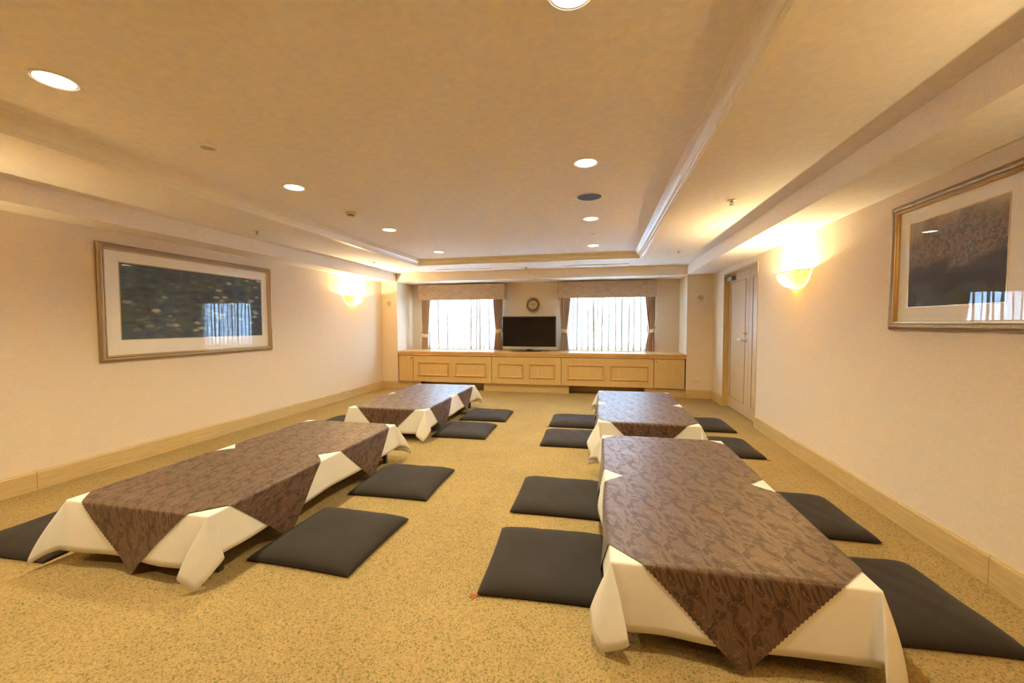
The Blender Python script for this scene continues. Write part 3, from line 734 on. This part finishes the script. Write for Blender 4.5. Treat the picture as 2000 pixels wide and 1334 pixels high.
sconce(XR, .60, -1, 'amber half bowl sconce on the right wall nearest the viewer')

# ------------------------------------------------------------------ ceiling fittings
ROWS = [(1.38, 'nearest'), (2.82, 'second'), (4.30, 'third'), (5.76, 'farthest')]
def downlight(x, y, lab, grp=True):
    d = thing('downlight', lab, 'ceiling light', (x, y, ZT), 0, 'recessed ceiling downlights')
    obj('trim_ring', MB().lathe([(.072, -.001), (.074, -.004), (.082, -.004), (.086, -.001), (.086, 0), (.070, .0)], (0, 0, 0), 40), M['white'], d)
    obj('reflector', MB().lathe([(.073, -.002), (.070, -.0015), (.066, -.001)], (0, 0, 0), 40), M['chrome'], d)
    obj('lens', MB().lathe([(0, -.0022), (.04, -.0022), (.069, -.0012)], (0, 0, 0), 36), M['lens'], d)
    ld = bpy.data.lights.new('downlight_lamp', 'SPOT'); ld.energy = DOWN_W; ld.color = LAMP_COL; ld.spot_size = math.radians(148); ld.spot_blend = .8; ld.shadow_soft_size = .06
    lit(d, 'downlight_lamp', ld, (0, 0, -.012))
for y, nm_ in ROWS:
    downlight(-2.35, y, 'lit round downlight, %s of the left row in the tray ceiling' % nm_)
    downlight(-.10, y, 'lit round downlight, %s of the right row in the tray ceiling' % nm_)
for y in (-.08,):
    downlight(-2.35, y, 'lit round downlight of the left row behind the viewer')
sp = thing('ceiling_speaker', 'round recessed ceiling speaker with dark grille', 'speaker', (-.096, 3.558, ZT))
obj('rim', MB().lathe([(.100, -.002), (.104, -.007), (.114, -.007), (.120, -.001), (.120, 0), (.1, 0)], (0, 0, 0), 44), M['white'], sp)
obj('grille', MB().lathe([(0, -.003), (.102, -.003)], (0, 0, 0), 44), M['grille'], sp)
def small_round(x, y, r, lab, name, cat, inner):
    s = thing(name, lab, cat, (x, y, ZT))
    obj('rim', MB().lathe([(r * .6, -.002), (r * .65, -.006), (r * .92, -.006), (r, -.001), (r, 0), (r * .6, 0)], (0, 0, 0), 32), M['white'], s)
    obj('lens', MB().lathe([(0, -.0035), (r * .62, -.0025)], (0, 0, 0), 28), M[inner], s)
small_round(-2.335, 2.085, .062, 'unlit pale round emergency light between the two nearest left downlights', 'emergency_light', 'emergency light', 'silver')
small_round(-.091, 5.025, .050, 'tiny unlit round emergency light in the far part of the right row', 'emergency_light', 'emergency light', 'frame')
sd = thing('smoke_detector', 'cream smoke detector hanging from the tray ceiling in the left row', 'smoke detector', (-2.346, 3.558, ZT))
obj('base', MB().lathe([(0, 0), (.050, 0), (.050, -.012), (.042, -.020), (.030, -.022)], (0, 0, 0), 28), M['plate'], sd)
cg = MB()
for k in range(10):
    a = 2 * PI * k / 10; cg.tube([(.030 * math.cos(a), .030 * math.sin(a), -.020), (.032 * math.cos(a), .032 * math.sin(a), -.038)], .0035, 6)
obj('cage', cg, M['plate'], sd)
obj('chamber', MB().lathe([(.0, -.022), (.024, -.022), (.024, -.038), (0, -.038)], (0, 0, 0), 20), M['dark'], sd)
obj('cap', MB().lathe([(0, -.037), (.036, -.037), (.036, -.042), (.020, -.048), (0, -.049)], (0, 0, 0), 28), M['plate'], sd)
for x, y, lab in ((-3.543, 3.693, 'sprinkler head above the left picture'), (-3.514, 5.923, 'sprinkler head above the left wall sconce'), (1.024, 3.618, 'sprinkler head in the right lower ceiling nearest the viewer'), (1.024, 5.899, 'sprinkler head in the right lower ceiling before the door'), (-1.259, 7.043, 'sprinkler head between the two ceiling air diffusers')):
    s = thing('sprinkler_head', lab, 'sprinkler', (x, y, ZC), 0, 'ceiling sprinkler heads')
    obj('escutcheon', MB().lathe([(0, 0), (.034, 0), (.034, -.003), (.014, -.008), (0, -.008)], (0, 0, 0), 24), M['plate'], s)
    h = MB().lathe([(.008, -.006), (.008, -.018), (0, -.018)], (0, 0, 0), 12)
    h.tube([(.009, 0, -.014), (.011, 0, -.024), (0, 0, -.036), (-.011, 0, -.024), (-.009, 0, -.014)], .0025, 6)
    h.lathe([(0, -.035), (.016, -.035), (.016, -.037), (0, -.037)], (0, 0, 0), 16)
    obj('nozzle', h, M['steel'], s)
for x0, x1, lab in ((-2.93, -1.86, 'long slot air diffuser in the ceiling before the left window'), (-.617, .453, 'long slot air diffuser in the ceiling before the right window')):
    s = thing('slot_diffuser', lab, 'air diffuser', ((x0 + x1) / 2, 7.0, ZC), 0, 'slot air diffusers'); hl = (x1 - x0) / 2
    f_ = MB()
    f_.box(-hl, hl, -.045, -.030, -.004, 0); f_.box(-hl, hl, .030, .045, -.004, 0); f_.box(-hl, -hl + .015, -.030, .030, -.004, 0); f_.box(hl - .015, hl, -.030, .030, -.004, 0)
    obj('frame', f_, M['plate'], s)
    obj('slot', MB().box(-hl + .015, hl - .015, -.030, .030, -.002, -.0005), M['grille'], s)
    for yy in (-.012, .012): obj('blade', MB().box(-hl + .015, hl - .015, yy - .003, yy + .003, -.005, -.002), M['plate'], s)

# ------------------------------------------------------------------ tables, linen
HT = .336                       # height of the dressed top
TW, TL = .452, .922             # half width and half length of the cloth's top
RE = .010
def unit(v): v = np.asarray(v, float); return v / np.linalg.norm(v)
OUT = [np.array((1., 0, 0)), np.array((0, 1., 0)), np.array((-1., 0, 0)), np.array((0, -1., 0))]
CORN = [np.array((TW, TL, HT)), np.array((-TW, TL, HT)), np.array((-TW, -TL, HT)), np.array((TW, -TL, HT))]
OVER = [.215, .262, .215, .262]
def side_pos(C, k, t, s, off, ph):
    """a point hanging s below side k, t in 0..1 along it counter-clockwise; C: corner key lists"""
    a, b = CORN[k - 1], CORN[k]; ln = np.linalg.norm(b - a); p = a + (b - a) * t
    o = OUT[k]; fl = .11 + .055 * math.sin(t * ln * 5.1 + ph + k) + .035 * math.sin(t * ln * 11.3 + 2 * ph)
    d = unit(o * fl + np.array((0, 0, -1.)))
    for u, e in ((t * ln, C[k - 1][-1][1]), ((1 - t) * ln, C[k][0][1])):
        q = max(0, 1 - u / .26); q = q * q * (3 - 2 * q); d = d * (1 - q) + unit(e) * q
    return edge_drop(p, o, unit(d), s, off)
def edge_drop(p, o, d, s, off):
    r = RE + off; q = r * PI / 2
    if s < q:
        a = s / r; return np.array(p) + o * (r * math.sin(a)) + np.array((0, 0, -r * (1 - math.cos(a)) + off))
    u = s - q; SB = .31; dh = np.array((d[0], d[1], 0.)); hs = .55 * u + .45 * SB * .90 * math.sin(min(1., u / SB) * PI / 2)   # the cloth leaves the edge outwards, then hangs
    p = np.array(p) + o * r + np.array((0, 0, -r + off + d[2] * u)) + dh * hs
    fl = .005 + off * .3
    if p[2] < fl:
        e = fl - p[2]; hd_ = d.copy(); hd_[2] = 0; nh = np.linalg.norm(hd_); hd_ = hd_ / nh if nh > 1e-6 else o
        p = p + hd_ * e * .55; p[2] = fl + .012 * math.sin(min(e * 30, 3.1)) * (1 if e < .1 else .3)
    return p
def corner_dir(keys, f):
    e = .055
    if f <= 1e-6 or f >= 1 - 1e-6: return raw_dir(keys, min(max(f, 0), 1))
    e = min(e, f, 1 - f); return unit(raw_dir(keys, f - e) + raw_dir(keys, f - e / 2) + raw_dir(keys, f) * 1.5 + raw_dir(keys, f + e / 2) + raw_dir(keys, f + e))
def raw_dir(keys, f):
    for (f0, d0), (f1, d1) in zip(keys, keys[1:]):
        if f <= f1 + 1e-9:
            q = (f - f0) / (f1 - f0); return unit(unit(d0) * (1 - q) + unit(d1) * q)
    return unit(keys[-1][1])
def tablecloth(C, ph):
    mb = MB(); uv = []; m = 9
    nx, ny = 24, 46
    P = np.zeros((nx + 1, ny + 1, 3))
    for i in range(nx + 1):
        for j in range(ny + 1): P[i, j] = (-TW + 2 * TW * i / nx, -TL + 2 * TL * j / ny, HT)
    mb.grid(P); uv += [(p[0], p[1]) for p in P.reshape(-1, 3)]
    for k in range(4):
        n = ny if k in (0, 2) else nx; S = [0, .005, .010, .0158] + [.0158 + (OVER[k] - .0158) * (q + 1) / 8 for q in range(8)]
        Q = np.zeros((n + 1, len(S), 3))
        for i in range(n + 1):
            for j, s in enumerate(S): Q[i, j] = side_pos(C, k, i / n, s, 0, ph)
            base = CORN[k - 1] + (CORN[k] - CORN[k - 1]) * (i / n)
            uv += [tuple((base + OUT[k] * s)[:2]) for s in S]
        mb.grid(Q)
        keys = C[k]; A, B = OVER[k], OVER[(k + 1) % 4]; oa, ob = OUT[k], OUT[(k + 1) % 4]
        fs = sorted(set([i / 30 for i in range(31)] + [f for f, _ in keys])); ft = math.atan2(B, A) / (PI / 2); fs = sorted(set(fs + [ft]))
        Q = np.zeros((len(fs), 12, 3))
        for i, f in enumerate(fs):
            th = f * PI / 2; c_, s_ = math.cos(th), math.sin(th); Rr = min(A / max(c_, 1e-9), B / max(s_, 1e-9)); o = oa * c_ + ob * s_
            # keep the two straight strips' own sampling at both ends
            S = [0, .005, .010, .0158] + [.0158 + (Rr - .0158) * (q + 1) / 8 for q in range(8)]; d = corner_dir(keys, f)
            for j, s in enumerate(S): Q[i, j] = edge_drop(CORN[k], o, d, s, 0); uv.append(tuple((CORN[k] + o * s)[:2]))
        mb.grid(Q)
    return mb, uv
def topper(C, ph, yc, d, off):
    """a square cloth laid cornerwise, half diagonal d, centred at (0, yc)"""
    n = 120; P = np.zeros((n + 1, n + 1, 3)); uv = np.zeros((n + 1, n + 1, 2))
    for i in range(n + 1):
        for j in range(n + 1):
            a, b = i / n * 2 - 1, j / n * 2 - 1
            e = 1 - .0075 * (((i + j) % 2) if (i in (0, n) or j in (0, n)) else 0)
            u, v = (a - b) / 2 * d * e, (a + b) / 2 * d * e + yc
            uv[i, j] = (u, v - yc)
            if abs(u) <= TW and abs(v) <= TL: P[i, j] = (u, v, HT + off + .0012 * math.sin(u * 23 + ph) * math.sin(v * 17 + ph)) if abs(u) < TW - .03 and abs(v) < TL - .03 else (u, v, HT + off)
            elif u > TW: P[i, j] = side_pos(C, 0, (v + TL) / (2 * TL), u - TW, off, ph)
            elif u < -TW: P[i, j] = side_pos(C, 2, (TL - v) / (2 * TL), -TW - u, off, ph)
            elif v > TL: P[i, j] = side_pos(C, 1, (TW - u) / (2 * TW), v - TL, off, ph)
            else: P[i, j] = side_pos(C, 3, (u + TW) / (2 * TW), -TL - v, off, ph)
    return MB().grid(P), uv.reshape(-1, 2)
def fin(da, tip, db): return [(0, da), (.5, tip), (1, db)]
def pleat(da, l, t, r, db): return [(0, da), (.26, l), (.5, t), (.74, r), (1, db)]
FX, FY, BX, BY = (.10, 0, -1), (0, .11, -1), (-.10, 0, -1), (0, -.11, -1)
c0 = fin((.10, .02, -1), (.14, .10, -.29), (.02, .11, -1))
c1 = fin(FY, (-.13, .10, -.29), BX)
c2 = pleat(BX, (-.095, .03, -.255), (-.085, -.05, -.33), (.075, -.105, -.25), BY)
c3 = pleat(BY, (-.075, -.12, -.25), (.045, -.075, -.34), (.055, .05, -.25), FX)
TABLES = {
 'left_near': dict(loc=(-2.308, 2.515), rz=0.0, C=[c0, c1, fin((-.16, -.04, -1), (-.085, -.155, -.30), (-.02, -.12, -1)), c3], ph=.3),
 'right_near': dict(loc=(.495, 2.540), rz=0.012, C=[c0, fin(FY, (-.15, .10, -.28), (-.16, .02, -1)), c2, pleat(BY, (-.055, -.12, -.25), (.05, -.085, -.32), (.105, .06, -.25), FX)], ph=1.7),
 'left_far': dict(loc=(-2.305, 4.998), rz=0.012, C=[c0, c1, c2, c3], ph=3.1),
 'right_far': dict(loc=(.445, 4.860), rz=0.0, C=[c0, fin(FY, (-.13, .08, -.29), (-.14, 0, -1)), pleat((-.14, .0, -1), (-.13, .03, -.25), (-.10, -.07, -.33), (.04, -.125, -.25), BY), pleat(BY, (.0, -.13, -.25), (.09, -.09, -.32), (.12, .06, -.25), FX)], ph=4.4)}
def make_table():
    t = thing('folding_table', '', 'table', (0, 0, 0), 0, 'low folding tables')
    obj('tabletop', MB().box(-.448, .448, -.918, .918, HT - .030, HT - .003, .004), M['dwood'], t)
    ap = MB()
    ap.box(-.38, .38, -.80, -.782, HT - .085, HT - .030); ap.box(-.38, .38, .782, .80, HT - .085, HT - .030); ap.box(-.38, -.362, -.80, .80, HT - .085, HT - .030); ap.box(.362, .38, -.80, .80, HT - .085, HT - .030)
    obj('apron', ap, M['dwood'], t)
    for sx in (-1, 1):
        for sy in (-1, 1): obj('leg', MB().box(sx * .405 - .014, sx * .405 + .014, sy * .83 - .016, sy * .83 + .016, 0.0, HT - .030, .003), M['dwood'], t)
    for sy in (-1, 1): obj('foot_bar', MB().box(-.391, .391, sy * .83 - .010, sy * .83 + .010, .045, .075, .003), M['dwood'], t)
    return t
WHERE = {'left_near': 'nearest on the left', 'right_near': 'nearest on the right', 'left_far': 'far on the left', 'right_far': 'far on the right'}
proto = None
for key, td in TABLES.items():
    x, y = td['loc']; rz = td['rz']; wtxt = WHERE[key]
    if proto is None: proto = tb = make_table(); tb.location = (x, y, 0); tb.rotation_euler = (0, 0, rz)
    else: tb = dup(proto, (x, y, 0), rz)
    tb['label'] = 'low dark folding table under the linen, ' + wtxt
    mb, uv = tablecloth(td['C'], td['ph'])
    o = obj('tablecloth', mb, M['linen'], uv=uv, merge=2e-4); o.location = (x, y, 0); o.rotation_euler = (0, 0, rz)
    tag(o, 'white tablecloth with draped corners on the table ' + wtxt, 'tablecloth', 'white tablecloths')
    sd_ = o.modifiers.new('thickness', 'SOLIDIFY'); sd_.thickness = .0014; sd_.offset = -1
    for yc, off, nm_ in ((.460, .0030, 'far half'), (-.460, .0055, 'near half')):
        mb, uv = topper(td['C'], td['ph'], yc, .815, off)
        p = obj('table_topper', mb, M['damask'], uv=uv, recalc=False); p.location = (x, y, 0); p.rotation_euler = (0, 0, rz)
        tag(p, 'brown patterned square on the %s of the table %s' % (nm_, wtxt), 'table topper', 'brown table toppers')

# ------------------------------------------------------------------ floor cushions
def cushion_mesh(seed):
    n = 36; r = np.random.default_rng(seed); P = np.zeros((n + 1, n + 1, 3)); B = P.copy(); a = .310; tk = .050
    ph = r.uniform(0, 6, 6)
    for i in range(n + 1):
        for j in range(n + 1):
            u, v = math.sin((i / n - .5) * PI), math.sin((j / n - .5) * PI)
            x = a * u * (1 - .022 * (1 - v * v)); y = a * v * (1 - .022 * (1 - u * u))
            h = ((1 - abs(u) ** 5) * (1 - abs(v) ** 5)); h = max(h, 0) ** .42
            wr_ = .0022 * math.sin(u * 5 + ph[0]) * math.sin(v * 4 + ph[1]) + .0012 * math.sin(u * 13 + v * 7 + ph[2]) + .0035 * math.sin(ph[3] + v * 3.0)
            P[i, j] = (x, y, .012 + tk * h * (1 + .02 * math.sin(ph[4] + u * 2)) + wr_ * h)
            B[i, j] = (x, y, .012 - .010 * min(1, h * 1.6))
    mb = MB().grid(P).grid(B[::-1])
    return mb.mesh('padding', M['cush'], merge=1e-5)
CM = [cushion_mesh(s) for s in (1, 2, 3)]
def thread_mesh():
    mb = MB()
    mb.tube([(0, 0, .012), (.014, .002, .010), (.026, -.004, .006), (.040, .004, .005)], .0024, 5)
    mb.tube([(0, 0, .012), (.010, -.008, .008), (.024, -.012, .005), (.034, -.020, .005)], .0024, 5)
    mb.tube([(0, 0, .012), (.008, .010, .010), (.018, .012, .006), (.030, .018, .005)], .0024, 5)
    return mb.mesh('corner_thread', M['orange'])
TH = thread_mesh()
SEAT = [ # x, y, rz, label, thread corner (sx, sy)
 (-1.512, 2.080, -.035, 'charcoal floor cushion nearest the viewer, right of the left near table', None),
 (-1.512, 2.965, .020, 'charcoal floor cushion right of the left near table, second from the viewer', None),
 (-3.190, 1.830, .05, 'charcoal floor cushion half hidden left of the left near table', None),
 (-1.535, 4.545, .03, 'charcoal floor cushion right of the left far table, nearer one', None),
 (-1.500, 5.370, .04, 'charcoal floor cushion right of the left far table, farther one', None),
 (-3.150, 4.600, .03, 'charcoal floor cushion mostly hidden left of the left far table', None),
 (-.255, 2.090, .045, 'charcoal floor cushion nearest the viewer, left of the right near table', (-1, -1)),
 (-.275, 2.925, .010, 'charcoal floor cushion left of the right near table, second from the viewer', None),
 (1.270, 2.130, .06, 'charcoal floor cushion nearest the viewer, right of the right near table', (1, -1)),
 (1.262, 2.970, .02, 'charcoal floor cushion right of the right near table, second from the viewer', None),
 (-.300, 4.450, .02, 'charcoal floor cushion left of the right far table, nearer one', None),
 (-.305, 5.260, .01, 'charcoal floor cushion left of the right far table, farther one', (-1, -1)),
 (1.200, 4.440, .02, 'charcoal floor cushion right of the right far table, nearer one', (1, -1)),
 (1.235, 5.390, .02, 'charcoal floor cushion right of the right far table, farther one', None)]
for i, (x, y, rz, lab, thd) in enumerate(SEAT):
    c = thing('floor_cushion', lab, 'cushion', (x, y, 0), rz, 'charcoal floor cushions')
    obj('padding', CM[i % 3], None, c)
    if thd:
        t_ = obj('corner_thread', TH, None, c, loc=(thd[0] * .306, thd[1] * .306, 0)); t_.rotation_euler = (0, 0, math.atan2(thd[1] * .4, thd[0]))
        t_['label'] = 'orange corner thread'
